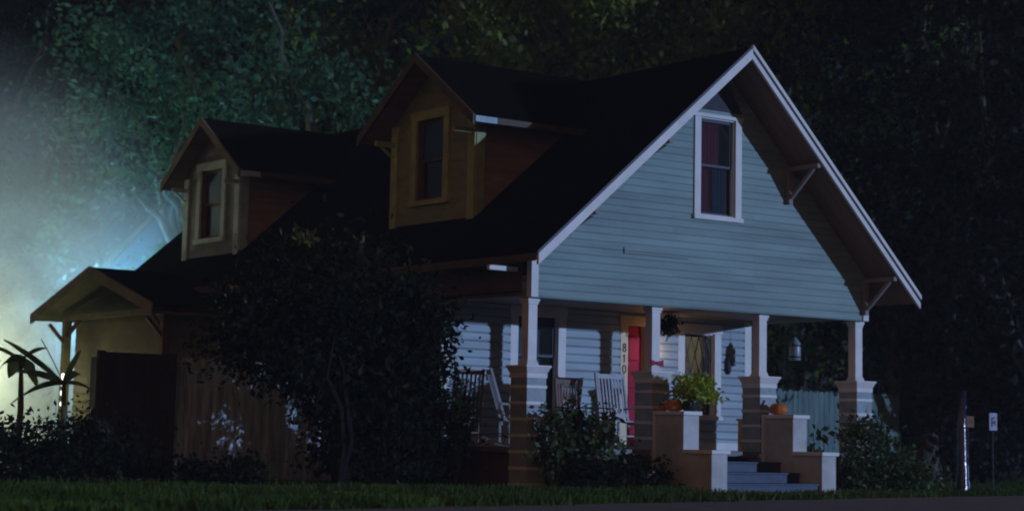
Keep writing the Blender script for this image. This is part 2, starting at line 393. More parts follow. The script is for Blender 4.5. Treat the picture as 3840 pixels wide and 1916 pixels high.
# ---- porch back wall with door and windows
w1 = (1.63, 2.44, 1.2, 2.72); w2 = (5.16, 5.84, 1.2, 2.60); dr = (3.90, 4.27, ZF, 2.66)
mb = MB()
siding(mb, lambda a, o, z: (a, D - o, z), ZF, ZB + .07, lambda z: (.16, 6.66), .132, .034, [w1, dr, w2], .25)
bw = mb.build('porch_back_wall', 'porch_siding', H)
box('corner_board', 'trim', H, .12, .30, D - .04, D + .02, ZF, ZB + .06)
box('corner_board', 'trim', H, 6.53, 6.69, D - .04, D + .02, ZF, ZB + .06)
box('base_board', 'trim', H, .31, 3.74, D - .035, D + .0, ZF + .003, ZF + .13)
box('base_board', 'trim', H, 4.38, 6.52, D - .035, D + .0, ZF + .003, ZF + .13)
wa = window(w1[0], w1[1], w1[2], w1[3], D, .155, rail=2.08, sash='blueframe', label='white framed window at the left of the porch')
box('curtain', 'nwall', wa, 1.6, 2.5, D + .25, D + .27, 1.1, 2.8)
wb = window(w2[0], w2[1], w2[2], w2[3], D, .15, rail=1.9, sash='blueframe', label='lamp lit leaded window right of the red door')
# leaded diamonds
m = MB(); yy = D + .045
for k in range(4):
    cx = 5.20 + .17 * k
    for sgn in (-1, 1):
        m.bar((cx, yy, 2.56), (cx + sgn * .17, yy, 1.92), .012); m.bar((cx + sgn * .0, yy, 1.28), (cx + sgn * .17, yy, 1.92), .012)
m.build('leading', 'black', wb)
# lit room behind it
m = MB(); m.quad((4.9, 4.6, .6), (6.4, 4.6, .6), (6.4, 4.6, 2.85), (4.9, 4.6, 2.85)); m.quad((4.9, D + .2, .6), (4.9, 4.6, .6), (4.9, 4.6, 2.85), (4.9, D + .2, 2.85)); m.quad((6.4, 4.6, .6), (6.4, D + .2, .6), (6.4, D + .2, 2.85), (6.4, 4.6, 2.85)); m.quad((4.9, D + .2, 2.85), (6.4, D + .2, 2.85), (6.4, 4.6, 2.85), (4.9, 4.6, 2.85)); m.quad((4.9, D + .2, .6), (4.9, 4.6, .6), (6.4, 4.6, .6), (6.4, D + .2, .6))
m.build('room_lining', 'room', wb)
m = MB()
for x0, n in ((5.12, 6), (5.70, 6)):
    for i in range(n):
        xx = x0 + i * .03; a = D + .16 + .02 * (i % 2); b = D + .16 + .02 * ((i + 1) % 2)
        m.quad((xx, a, 1.15), (xx + .03, b, 1.15), (xx + .03, b, 2.64), (xx, a, 2.64))
m.build('curtain', 'curtain_w', wb)
lamp = thing('table_lamp', 'small lit lamp seen through the leaded porch window', 'lamp', (5.52, 3.2, 1.95))
MB().lathe((0, 0, 0), [(.05, 0), (.06, .01), (.012, .03), (.012, .3)], 12).build('lamp_base', 'black', lamp)
MB().lathe((0, 0, .34), [(.028, -.05), (.035, -.02), (.035, .04), (.02, .09)], 12).build('bulb', emis('bulb_glow', (1, .82, .5), 6), lamp, smooth=True)
# small table under the lamp
tb = thing('side_table', 'small dark table under the lamp behind the leaded window', 'table', (5.5, 3.25, ZF))
MB().box(-.25, .25, -.2, .2, 1.29, 1.328).build('table_top', 'chair_table_brown', tb)
for a in (-.21, .21):
    for b in (-.16, .16): MB().box(a - .02, a + .02, b - .02, b + .02, 0, 1.289).build('leg', 'chair_table_brown', tb)
# door
m = MB(); m.box(3.74, 3.90, D - .04, D + .02, ZF + .003, 2.66).box(4.27, 4.42, D - .04, D + .02, ZF + .003, 2.66).box(3.72, 4.44, D - .05, D + .02, 2.66, 2.82)
df = m.build('door_frame', 'cream', H, bevel=.004)
box('jamb', 'cream', df, 4.25, 4.27, D, D + .12, ZF, 2.66)
door = box('door', 'red', H, 3.905, 4.25, D + .05, D + .09, ZF + .01, 2.65, label='narrow raspberry red front door')
for z0, z1 in ((2.08, 2.48), (1.62, 1.98), (.85, 1.5)):
    m = MB(); m.box(3.965, 4.19, D + .022, D + .05, z0, z1); m.build('panel', 'red', door, bevel=.012)
MB().lathe((0, 0, 0), [(.012, -.02), (.028, 0), (.028, .03), (.012, .045)], 12).build('handle', 'black', door).location = (4.2, D + .02, 1.55)
for ch, z in (('8', 2.22), ('1', 2.04), ('0', 1.86)):
    m = MB(); yq = D - .046
    if ch == '1': m.tube([(-.02, 0, .10), (0, 0, .13), (0, 0, 0)], .009, 6)
    else:
        for cz, rz_, rx in (((.098, .032, .026), (.034, .036, .031)) if ch == '8' else ((.066, .068, .033),)):
            m.tube([(rx * math.sin(q * .5236), 0, cz + rz_ * math.cos(q * .5236)) for q in range(13)], .009, 6, False)
    o = m.build('house_number', 'brownpost', df); o.location = (3.82, yq, z)
# porch lamp on the wall, behind the second pillar
pl = thing('wall_lamp', 'small warm porch lamp on the wall between red door and leaded window', 'lamp', (4.46, D - .03, 2.25))
MB().box(-.04, .04, -.02, 0, -.07, .07).build('back_plate', 'black', pl)
MB().lathe((0, -.08, -.06), [(.03, 0), (.045, .02), (.045, .1), (.02, .14)], 12).build('bulb', emis('porch_bulb_glow', (1, .62, .28), 3), pl, smooth=True)
# oval ornament on the back wall
w_ = MB(); w_.lathe((0, 0, 0), [(.02, -.26), (.07, -.2), (.09, -.05), (.075, .1), (.03, .2), (.01, .26)], 14); o = w_.build('wall_ornament', 'attic', None, smooth=True)
o.location = (6.13, D - .07, 2.10); o.scale = (.6, .5, .7); tag(o, 'dark purple teardrop ornament hanging on the porch wall right of the leaded window', 'ornament')
# floor, ceiling, skirt
box('porch_floor', 'floor', H, -.02, W1 + .1, .02, D, ZF - .08, ZF)
MB().box(.0, W1, .24, D, ZB + .08, ZB + .11).build('porch_ceiling', 'ceiling', H)
for q in ((.04, .06, .44, D), (.38, 2.3, .06, .08), (4.94, 6.7, .06, .08), (W1 - .02, W1, .44, D)): box('porch_skirt', 'brownpost', H, *q, 0, ZF - .085)
# ---- piers and columns
for i, x in enumerate((-.05, 2.315, 4.55, 6.72)):
    p = thing('x', '', '') if False else None
    y0, y1, w = 0.0, .43, .37
    pier = MB().box(x + .012, x + w - .012, y0 + .012, y1 - .012, 0, 1.74).build('pier', 'pierblock', H)
    m = MB(); z = .06
    while z < 1.7:
        m.box(x, x + w, y0, y1, z, z + .045); z += .235
    m.box(x, x + w, y0, y1, 1.62, 1.69)
    m.build('band', 'trim', pier, bevel=.004)
    m = MB(); m.hexa([(x - .0, y0, 1.69), (x + w, y0, 1.69), (x + w, y1, 1.69), (x, y1, 1.69), (x - .035, y0 - .035, 1.775), (x + w + .035, y0 - .035, 1.775), (x + w + .035, y1 + .035, 1.775), (x - .035, y1 + .035, 1.775)])
    m.box(x - .045, x + w + .045, y0 - .045, y1 + .045, 1.775, 1.805)
    m.build('pier_cap', 'trim', pier, bevel=.004)
    cx, cy = x + w / 2, .215; c = .082
    m = MB(); m.box(cx - c, cx + c, cy - c, cy + c, 1.87, ZB - .09)
    col = m.build('column', 'trim', H, bevel=.006)
    m = MB(); m.hexa([(cx - .11, cy - .11, 1.805), (cx + .11, cy - .11, 1.805), (cx + .11, cy + .11, 1.805), (cx - .11, cy + .11, 1.805), (cx - c, cy - c, 1.885), (cx + c, cy - c, 1.885), (cx + c, cy + c, 1.885), (cx - c, cy + c, 1.885)])
    m.build('base_moulding', 'trim', col)
    m = MB(); m.box(cx - c - .025, cx + c + .025, cy - c - .025, cy + c + .025, ZB - .05, ZB - .002).box(cx - c - .012, cx + c + .012, cy - c - .012, cy + c + .012, ZB - .09, ZB - .05)
    m.build('capital', 'trim', col, bevel=.003)
# ---- cheek walls and stairs
for x0, x1 in ((2.352, 2.66), (4.60, 4.90)):
    m = MB(); m.box(x0, x1, -.69, -.004, .0, 1.14); m.box(x0, x1, -1.32, -.69, .0, .575)
    ck = m.build('cheek_wall', 'cheek', H, bevel=.006)
    box('cap', 'trim', ck, x0 - .03, x1 + .03, -.73, -.004, 1.142, 1.20, .006); box('cap', 'trim', ck, x0 - .03, x1 + .03, -1.36, -.693, .577, .635, .006)
    m = MB(); m.box(x0 - .02, x0 - .001, -.06, -.003, .0, 1.14); m.build('corner_board', 'trim', ck)
m = MB(); n = 4; z = ZF
for k in range(4):
    y1 = 0.018 - .42 * k if k else .018
    y0 = .018 - .42 * k
for k in range(1, 4):
    zt = ZF - .155 * k; m.box(2.662, 4.598, -.42 * k, .018 if k == 1 else -.42 * (k - 1) , 0 if True else 0, zt - .03)
    m.box(2.662, 4.598, -.42 * k - .02, -.42 * (k - 1) - (.0 if k > 1 else -.018), zt - .03, zt)
m.build('stairs', 'stair', H, bevel=.005)
# ---- dormers
def dormer(xf, y0, y1, yc, za, ze, ya, yb, xo, win, trimmat, ridge_to, name):
    """faces -X; xf front plane, y0..y1 face, ya..yb roof width, xo roof front edge"""
    sl = (za - ze) / ((yb - ya) / 2)
    def zt(y): return za - sl * abs(y - yc)
    mb = MB()
    zb = ztop(xf) + .0
    def sp(z):
        zz = z + .1
        half = (za - zz) / sl
        return (max(y0, yc - half), min(y1, yc + half))
    siding(mb, lambda a, o, z: (xf - o * .6, a, z), zb, za - .16, sp, .15, .012, [win])
    face = mb.build('dormer', 'dormer' if xf > .4 else 'dormer_far', H, label='%s dormer with a tall window' % name)
    # cheeks: run back to the roof
    for ys, side in ((y0, -1), (y1, 1)):
        zc = zt(ys) - .1; xe = XL + (zc - ZL) / SL
        m = MB()
        def spx(z): return (xf, max(xf + .001, XL + (min(z, zc) - ZL) / SL + .05))
        # boards between the sloping main roof (below) and the dormer eave (above)
        nb = 12; zz0 = zb
        for i in range(nb):
            a = zz0 + (zc - zz0) * i / nb; b = zz0 + (zc - zz0) * (i + 1) / nb
            xa_ = XL + (a - ZL) / SL + .06; xb_ = XL + (b - ZL) / SL + .06
            m.quad((xf, ys + side * .012, a), (xa_, ys + side * .012, a), (xb_, ys, b), (xf, ys, b))
            m.quad((xf, ys, a), (xa_, ys, a), (xa_, ys + side * .012, a), (xf, ys + side * .012, a))
        m.build('cheek', 'cheekwood', face)
    # corner boards
    for a, b in ((y0 - .02, y0 + .17), (y1 - .17, y1 + .02)):
        m = MB(); mid = (a + b) / 2
        m.box(xf - .035, xf + .002, a, b, zb - .03, zt(a if a < yc else b) - .1)
        m.build('corner_board', trimmat, face, bevel=.003)
    m = MB(); m.box(xf - .001, xf + .16, y0 - .035, y0 - .014, zb + .02, zt(y0) - .12); m.build('corner_board', trimmat, face)
    # window
    a0, a1, z0, z1 = win; c = .15
    m = MB(); f = xf - .045
    m.box(f, xf + .01, a0 - c, a0, z0, z1).box(f, xf + .01, a1, a1 + c, z0, z1).box(f - .01, xf + .01, a0 - c - .02, a1 + c + .02, z1, z1 + c).box(f - .03, xf + .01, a0 - c - .02, a1 + c + .02, z0 - .08, z0)
    m.build('window_frame', trimmat, face, bevel=.004)
    m = MB(); m.box(xf, xf + .12, a0 - .001, a0 + .02, z0, z1).box(xf, xf + .12, a1 - .02, a1 + .001, z0, z1).box(xf, xf + .12, a0 + .02, a1 - .02, z0 - .001, z0 + .02).box(xf, xf + .12, a0 + .02, a1 - .02, z1 - .02, z1)
    zm = (z0 + z1) / 2
    for za_, zb_, xx in ((zm - .02, z1 - .02, xf + .04), (z0 + .02, zm + .02, xf + .07)):
        m.box(xx, xx + .028, a0 + .02, a0 + .06, za_, zb_).box(xx, xx + .028, a1 - .06, a1 - .02, za_, zb_).box(xx, xx + .028, a0 + .06, a1 - .06, za_, za_ + .04).box(xx, xx + .028, a0 + .06, a1 - .06, zb_ - .04, zb_)
    m.build('sash', 'brownpost', face)
    MB().box(xf + .055, xf + .059, a0 + .05, a1 - .05, zm, z1 - .05).box(xf + .085, xf + .089, a0 + .05, a1 - .05, z0 + .05, zm).build('pane', 'glass', face)
    MB().box(xf + .3, xf + .32, a0 - .2, a1 + .2, z0 - .1, z1 + .1).build('room_lining', 'dark', face)
    # roof
    for side in (-1, 1):
        ye = ya if side < 0 else yb
        m = MB(); t = .05
        def ln(y, z): # where this line meets the main roof
            return XL + (z - ZL) / SL
        xr = min(ridge_to, ln(yc, za)); xe = ln(ye, ze)
        P = [(xo, yc, za), (xr, yc, za), (xe + .08, ye, ze), (xo, ye, ze)]
        if side > 0: P = P[::-1]
        m.prism([(p[0], p[1], p[2] - t) for p in P], (0, 0, t))
        m.build('dormer_roof', 'roof', face)
        m = MB(); P = [(xo + .02, yc - side * -.01, za - t - .004), (xf + 1.2, yc + side * .01, za - t - .004), (xf + 1.2, ye - side * .02, ze - t - .004 + .02 * sl), (xo + .02, ye - side * .02, ze - t - .004 + .02 * sl)]
        m.prism([(p[0], p[1], p[2] - .05) for p in P], (0, 0, .05)); m.build('dormer_soffit', 'soffit', face)
        m = MB(); b = .14
        m.hexa([(xo - .03, yc, za - b), (xo - .03, ye, ze - b), (xo - .03, ye, ze + .02), (xo - .03, yc, za + .02), (xo + .01, yc, za - b), (xo + .01, ye, ze - b), (xo + .01, ye, ze + .02), (xo + .01, yc, za + .02)])
        m.build('rake_board', 'fascia' if xf > .4 else 'rake_far', face)
        for xa_, xb_, mt_ in ((xo + .012, xo + .42, 'fascia' if side > 0 else 'trim_far'), (xo + .422, min(xe, 2.3), 'fascia')):  # pale near end paints the moonlight caught by the eave
            MB().box(xa_, xb_, ye - (.02 if side < 0 else -.0), ye + (.0 if side < 0 else .02), ze - .10, ze - .005).build('eave_fascia', mt_, face)
        ys = y0 if side < 0 else y1
        m = MB(); zz = zt(ye) - .12
        m.bar((xf - .05, ys + side * -.06, zz - .22), (xo + .1, ys + side * -.06, zz - .02 + .0), .035) if side > 0 else None; m.box(xo + .05, xf - .04, ys - side * .06 - .03, ys - side * .06 + .03, zz - .05, zz + .03)
        m.build('bracket', trimmat, face)
dormer(.46, 2.15, 4.52, 3.25, 6.84, 5.66, 1.57, 4.93, 0.02, (3.00, 3.78, 4.53, 5.85), 'trim_warm', 3.55, 'nearer')
dormer(.33, 9.50, 11.68, 10.42, 6.63, 5.50, 8.86, 11.98, -.05, (10.17, 11.02, 4.39, 5.70), 'trim_far', 3.3, 'farther')

# ---- hooded side porch on the left wall
hood = MB()
yc, za, ze, ya, yb, xo = 10.8, 3.70, 2.92, 8.2, 13.36, -2.0
for side in (-1, 1):
    ye = ya if side < 0 else yb
    P = [(xo, yc, za), (.1, yc, za), (.1, ye, ze), (xo, ye, ze)]
    hood.prism([(p[0], p[1], p[2] - .05) for p in (P if side < 0 else P[::-1])], (0, 0, .05))
hd = hood.build('side_porch_roof', 'roof', H)
for side in (-1, 1):
    ye = ya if side < 0 else yb
    m = MB(); P = [(xo + .02, yc, za - .055), (-.02, yc, za - .055), (-.02, ye, ze - .055), (xo + .02, ye, ze - .055)]
    m.prism([(p[0], p[1], p[2] - .05) for p in P], (0, 0, .05)); m.build('soffit', 'hood', hd)
    m = MB(); b = .17
    m.hexa([(xo - .03, yc, za - b), (xo - .03, ye, ze - b), (xo - .03, ye, ze + .02), (xo - .03, yc, za + .02), (xo + .01, yc, za - b), (xo + .01, ye, ze - b), (xo + .01, ye, ze + .02), (xo + .01, yc, za + .02)])
    m.build('rake_board', 'hood', hd)
m = MB(); m.box(xo, -.5, ya + .0, ya + .04, ze - .16, ze - .06); m.build('eave_fascia', 'brownpost', hd)
box('tie_beam', 'hood', hd, -1.66, -1.52, 8.6, 12.68, 2.801, 2.90)
for y in (8.45, 12.55):
    m = MB(); m.box(-1.66, -1.52, y, y + .14, .1, 2.8)
    p = m.build('post', 'brownpost' if y < 10 else 'hood', hd, bevel=.005)
    MB().bar((-1.6, y + .07, 2.35), (-1.95, y + .07, 2.72), .06).bar((-1.6, y + (.2 if y > 10 else -.0), 2.4), (-1.6, y + (-.5 if y > 10 else .55), 2.8), .06).build('brace', 'brownpost', p)
m = MB(); siding(m, lambda a, o, z: (-1.45 - o, a, z), .1, 2.8, lambda z: (8.65, 12.5), .16)
m.build('side_porch_wall', 'hood', H)
for y in (8.66, 12.4): box('side_porch_end_wall', 'hood', H, -1.44, -.02, y, y + .06, .1, 2.8)
m = MB(); m.box(-1.485, -1.47, 10.9, 11.7, .9, 2.1); m.build('side_porch_window', 'dark', H)

# ------------------------------------------------------------------ ground
g = MB()
nx, ny = 60, 60
g.quad((-90, -60, 0), (140, -60, 0), (140, 150, 0), (-90, 150, 0))
tag(g.build('ground', 'soil'), 'dark grassy ground around the house', 'ground', kind='structure')
MB().quad((-60, -45, .004), (90, -45, .004), (90, 14.9, .004), (20, .72, .004), (6.4, -2.36, .004), (-2, -4.9, .004), (-60, -22, .004)).build('road', 'road')
tag(bpy.data.objects['road'], 'grey asphalt road in front of the lawn', 'road', kind='structure')
rng = np.random.default_rng(3)
def edge(x): return -4.9 + (x + 2) * (2.54 / 8.4)
def grass():
    n = 170000
    x = rng.uniform(-11, 26, n); y = rng.uniform(-8.5, 12, n) 
    # denser towards the viewer
    y = np.where(rng.random(n) < .75, rng.uniform(-8, 1, n), y)
    ok = (y > edge(x) + rng.normal(0, .10, n) + .12 * np.sin(x * 2.1) + .07 * np.sin(x * 5.3)) & ((np.sin(x * .9 + 2) + np.cos(y * 1.9 + x * .6) + rng.normal(0, .6, n)) > -1.35) & ~((x > -.1) & (x < 7) & (y > 0) & (y < 13)) & ~((x > 2.3) & (x < 4.95) & (y > -1.36) & (y < .2))
    x, y = x[ok], y[ok]; n = len(x)
    h = rng.uniform(.03, .10, n) * (1 + .5 * np.sin(x * 1.3) * np.cos(y * 1.7 + x))
    a = rng.uniform(0, 2 * math.pi, n); w = .012
    lean = rng.normal(0, .04, (n, 2))
    P = np.stack([x, y, np.zeros(n)], 1); d = np.stack([np.cos(a), np.sin(a), np.zeros(n)], 1) * w
    tip = P + np.stack([lean[:, 0], lean[:, 1], h], 1)
    V = np.stack([P - d, P + d, tip + d * .25, tip - d * .25], 1).reshape(-1, 3)
    o = leaf_obj('lawn_grass', V, 'grassblade'); tag(o, 'green lawn grass between the house and the road', 'grass', kind='stuff')
grass()

rng = np.random.default_rng(44)
x = rng.uniform(-9, 20, 700); y = rng.uniform(-6, .5, 700); k = (y > edge(x)) & ~((x > 2.3) & (x < 4.95) & (y > -1.36)); P = np.stack([x, y, np.full(700, .06)], 1)[k]
V = leaf_arrays(P, .09, rng, 0, .6); V[:, 2] = .05 + np.abs(V[:, 2] - .06) * .3 + .01
tag(leaf_obj('fallen_leaves', V, 'leaf_fallen'), 'dry fallen leaves scattered on the lawn', 'leaves', kind='stuff')
# ------------------------------------------------------------------ plants
def clumps(rng, center, radii, n_clump, per, spread, bottom=-1.0):
    """points in irregular clumps inside an ellipsoid shell"""
    u = rng.normal(size=(n_clump, 3)); u /= np.linalg.norm(u, axis=1)[:, None]
    r = rng.uniform(.45, 1.0, n_clump)[:, None]
    u[:, 2] = np.maximum(u[:, 2], bottom)
    c = u * r * np.array(radii) + np.array(center)
    s = spread * rng.uniform(.5, 1.5, n_clump)
    P = np.repeat(c, per, 0) + rng.normal(size=(n_clump * per, 3)) * np.repeat(s, per)[:, None] * np.array([1, 1, .7])
    return c, P
def limbs(mb, base, tips, r0, rng, seg=5):
    for t in tips:
        b = Vector(base); t = Vector(t); pts = []; rad = []
        for i in range(seg + 1):
            k = i / seg; p = b.lerp(t, k); p.z = b.z + (t.z - b.z) * (k ** .85)
            if 0 < i < seg: p += Vector(rng.normal(size=3)) * (t - b).length * .035
            pts.append(p); rad.append(max(.008, r0 * (1 - .85 * k)))
        mb.tube(pts, rad, 6)
def tree(name, label, x, y, h, rad, zc, leafsize, n_clump, per, seed, mat='leaf', group='trees behind the house', trunk=.28, spread=.75, bark='bark', cat='tree', ntips=14, rz=None):
    rng = np.random.default_rng(seed)
    t = thing(name, label, cat, (x, y, 0), 0, group)
    c, P = clumps(rng, (0, 0, zc), (rad, rad, rz or (h - zc)), n_clump, per, spread)
    P = P[P[:, 2] > .15]
    leaf_obj('crown', leaf_arrays(P, leafsize, rng), mat, t)
    m = MB(); fork = max(1.0, zc - (h - zc) * .75)
    m.tube([(0, 0, -.1), (.05, .03, fork * .5), (0.1, 0, fork)], [trunk * 1.25, trunk, trunk * .85], 10)
    tips = c[rng.permutation(len(c))[:ntips]]
    limbs(m, (0.1, 0, fork - .1), tips, trunk * .6, rng)
    m.build('trunk', bark, t, smooth=True)
    return t
CX, CY = -17.8, -23.7
def at(deg, dist): return (CX + dist * math.sin(R(deg)), CY + dist * math.cos(R(deg)))
TL = [
 # deg, dist, h, rad, zc, mat, label
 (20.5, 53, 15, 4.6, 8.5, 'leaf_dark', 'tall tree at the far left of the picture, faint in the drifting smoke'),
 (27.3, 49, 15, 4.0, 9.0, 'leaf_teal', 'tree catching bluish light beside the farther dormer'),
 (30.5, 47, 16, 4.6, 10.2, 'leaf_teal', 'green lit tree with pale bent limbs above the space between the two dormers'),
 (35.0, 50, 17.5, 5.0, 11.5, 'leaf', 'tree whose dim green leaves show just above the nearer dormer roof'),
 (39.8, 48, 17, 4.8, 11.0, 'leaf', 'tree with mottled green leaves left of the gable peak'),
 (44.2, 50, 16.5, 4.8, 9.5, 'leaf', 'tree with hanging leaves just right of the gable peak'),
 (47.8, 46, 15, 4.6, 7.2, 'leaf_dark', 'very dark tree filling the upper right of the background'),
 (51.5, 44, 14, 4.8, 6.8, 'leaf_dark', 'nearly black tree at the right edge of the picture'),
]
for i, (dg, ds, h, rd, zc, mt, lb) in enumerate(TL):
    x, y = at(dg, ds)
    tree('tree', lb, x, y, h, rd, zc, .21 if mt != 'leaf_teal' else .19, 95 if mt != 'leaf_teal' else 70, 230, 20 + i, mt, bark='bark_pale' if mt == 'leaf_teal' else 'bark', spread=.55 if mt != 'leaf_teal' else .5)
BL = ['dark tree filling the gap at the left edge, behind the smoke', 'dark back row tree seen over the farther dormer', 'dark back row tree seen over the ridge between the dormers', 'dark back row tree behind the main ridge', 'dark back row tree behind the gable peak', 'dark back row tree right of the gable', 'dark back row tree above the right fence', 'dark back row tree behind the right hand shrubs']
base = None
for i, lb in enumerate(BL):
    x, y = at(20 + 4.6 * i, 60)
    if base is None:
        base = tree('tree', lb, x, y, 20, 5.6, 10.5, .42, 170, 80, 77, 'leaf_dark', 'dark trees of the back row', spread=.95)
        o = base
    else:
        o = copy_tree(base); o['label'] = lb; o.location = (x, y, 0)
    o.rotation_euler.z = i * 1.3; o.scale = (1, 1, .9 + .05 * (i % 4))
# understory along the right and back
for i, (x, y, w, h, lb) in enumerate([(17.5, 8.5, 2.4, 2.4, 'dark shrub mass behind the notices, right of the fence'), (21.5, 8.0, 2.6, 2.8, 'dark shrub mass at the right edge of the lawn'),
        (25.5, 10.5, 3.0, 3.4, 'dark shrub mass in the far right background'), (19.0, 13.0, 3.2, 4.5, 'tall dark shrub rising behind the right end of the fence'), (12.5, 11.0, 3.2, 3.6, 'dark shrub behind the pale fence, seen through the porch')]):
    rg = np.random.default_rng(60 + i); t = thing('shrub', lb, 'shrub', (x, y, 0), 0, 'dark background shrubs')
    c, P = clumps(rg, (0, 0, h * .45), (w, 1.6, h * .55), 60, 90, .35); P = P[P[:, 2] > .02]
    leaf_obj('foliage', leaf_arrays(P, .16, rg), 'leaf_dark', t)
    m = MB(); limbs(m, (0, 0, 0), c[:10], .05, rg); m.build('stem', 'bark', t)

def flowers_on(t, pts, mat, size, rg, n=6):
    for p in pts:
        leaf_obj('flower', leaf_arrays(np.repeat(np.array([p]), n, 0) + rg.normal(size=(n, 3)) * size * .05, size, rg, 0, .8), mat, t)
def shrub(name, label, cat, x, y, w, d, h, n_clump, per, leaf, mat, seed, spread=.12, stems=9, flowers=None, zc=.5, bottom=-1, stemr=.02, aspect=.5, group=None, droop=.3):
    rg = np.random.default_rng(seed); t = thing(name, label, cat, (x, y, 0), 0, group)
    c, P = clumps(rg, (0, 0, h * zc), (w, d, h * (1 - zc)), n_clump, per, spread, bottom); P = P[P[:, 2] > .02]
    leaf_obj('foliage', leaf_arrays(P, leaf, rg, droop, aspect), mat, t)
    m = MB(); limbs(m, (0, 0, 0), c[:stems], stemr, rg); m.build('stem', 'stem_g' if stemr < .025 else 'bark', t)
    if flowers:
        F = c[rg.permutation(len(c))[:flowers[1]]] + rg.normal(size=(flowers[1], 3)) * .1
        flowers_on(t, F, flowers[0], flowers[2], rg)
    return t
# big camellia in front of the left side
rg = np.random.default_rng(5)
t = thing('camellia_tree', 'large dark camellia bush standing before the left side of the house, taller than the eave', 'bush', (-2.6, 1.0, 0))
c1, P1 = clumps(rg, (-.1, 0, 2.55), (1.8, 1.1, .95), 105, 60, .22)
c2, P2 = clumps(rg, (-.9, .3, 2.0), (1.1, .8, .6), 50, 60, .2)
c8, P8 = clumps(rg, (1.0, -.1, .75), (.35, .3, .45), 22, 50, .15)
c3, P3 = clumps(rg, (1.0, .0, 2.15), (.62, .8, .9), 60, 60, .18)
c4, P4 = clumps(rg, (.75, .1, 1.3), (.6, .5, .5), 22, 50, .14)
c5, P5 = clumps(rg, (1.2, .2, 1.7), (.8, .5, .45), 30, 55, .17)
c7, P7 = clumps(rg, (-.25, .1, 1.5), (.55, .4, .35), 26, 50, .16)  # lower clumps added to keep moonlight off fence and gate
c6, P6 = clumps(rg, (.15, .2, .95), (.35, .35, .6), 24, 50, .16)
pts = [P1, P2, P3, P4, P5, P6, P7, P8]
for (sx, sz) in ((-.75, 3.62), (-.55, 3.55), (.28, 3.58)):
    k = rg.normal(size=(20, 3)) * np.array([.022, .022, .05]) + np.array([sx, 0, sz - .1]); leaf_obj('sprig', leaf_arrays(k, .12, rg, -.3, .5), 'leaf_sprig', t)
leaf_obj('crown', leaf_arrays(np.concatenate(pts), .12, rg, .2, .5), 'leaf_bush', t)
m = MB(); limbs(m, (0, 0, -.05), np.concatenate([c1[:3], c3[:1]]), .075, rg)
for (sx, sz) in ((-.75, 3.62), (-.55, 3.55), (.28, 3.58)): m.tube([(sx * .5, 0, 2.6), (sx, 0, sz)], [.015, .006], 5)
m.build('trunk', 'bark_dark', t)
flowers_on(t, c2[5:7] + np.array([0, -.5, -.3]), 'petal', .09, rg, 7)
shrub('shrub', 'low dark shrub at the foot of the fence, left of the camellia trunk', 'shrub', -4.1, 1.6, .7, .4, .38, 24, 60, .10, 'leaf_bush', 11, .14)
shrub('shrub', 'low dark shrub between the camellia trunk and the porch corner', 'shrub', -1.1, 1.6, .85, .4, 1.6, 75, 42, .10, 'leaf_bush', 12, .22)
shrub('shrub', 'thin leafy dark shrub growing under the camellia crown, around its trunk', 'shrub', -2.35, 1.3, .35, .3, 1.4, 34, 40, .10, 'leaf_bush', 33, .22)  # put in to break up the moonlight on the fence
shrub('shrub', 'added dark waist high shrub keeping moonlight off the fence, between the camellia trunk and the wispy porch bush', 'shrub', -1.75, .75, .4, .3, 1.1, 32, 42, .10, 'leaf_bush', 35, .18)  # put in to shade the fence from the moonlight
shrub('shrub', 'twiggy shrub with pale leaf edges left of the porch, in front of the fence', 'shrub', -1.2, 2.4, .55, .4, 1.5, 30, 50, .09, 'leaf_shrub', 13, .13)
# tall wispy grass plant by the porch corner
def wisp(label, x, y, h, n, seed, mat='stem_g'):
    rg = np.random.default_rng(seed); m = MB(); t = thing('wispy_plant', label, 'plant', (x, y, 0))
    tips = []
    for i in range(n):
        a = rg.uniform(0, 6.28); s = rg.uniform(.05, .42) * h * .55; hh = h * rg.uniform(.55, 1)
        pts = [(0, 0, 0), (math.cos(a) * s * .3, math.sin(a) * s * .3, hh * .5), (math.cos(a) * s, math.sin(a) * s, hh)]
        m.tube(pts, [.008, .006, .003], 4); tips += [np.array(pts[1]) + (np.array(pts[2]) - np.array(pts[1])) * k for k in (.1, .3, .5, .7, .9, 1)]
    m.build('stem', mat, t)
    P = np.repeat(np.array(tips), 5, 0) + rg.normal(size=(len(tips) * 5, 3)) * .02
    leaf_obj('foliage', leaf_arrays(P, .09, rg, -.6, .22), 'leaf_shrub', t)
wisp('tall wispy bush with thin stems at the left corner of the porch', -.42, 1.2, 1.6, 75, 31)
# shrubs in front of the left porch bay
shrub('shrub', 'glossy leaved shrub against the corner pier at the left of the porch front', 'shrub', .22, -.35, .2, .2, 1.15, 24, 30, .11, 'leaf_shrub', 14, .10, zc=.55)
shrub('shrub', 'narrow dark conical shrub just right of the corner pier', 'shrub', .55, -.3, .13, .13, 1.38, 30, 50, .08, 'leaf_bush', 15, .07, zc=.55)
shrub('shrub', 'leafy shrub with large pale leaves in front of the white rocking chairs', 'shrub', .98, -.35, .3, .25, 1.15, 20, 24, .13, 'leaf_shrub', 16, .10, zc=.66)
shrub('shrub', 'low spreading shrub dotted with pale flowers beside the stair wall', 'shrub', 1.7, -.45, .55, .3, .48, 26, 40, .09, 'leaf_bush', 17, .12, flowers=('petal_w', 14, .04))
shrub('shrub', 'low dark shrub below the left porch bay', 'shrub', .85, -.6, .65, .25, .42, 34, 50, .09, 'leaf_bush', 18, .12)
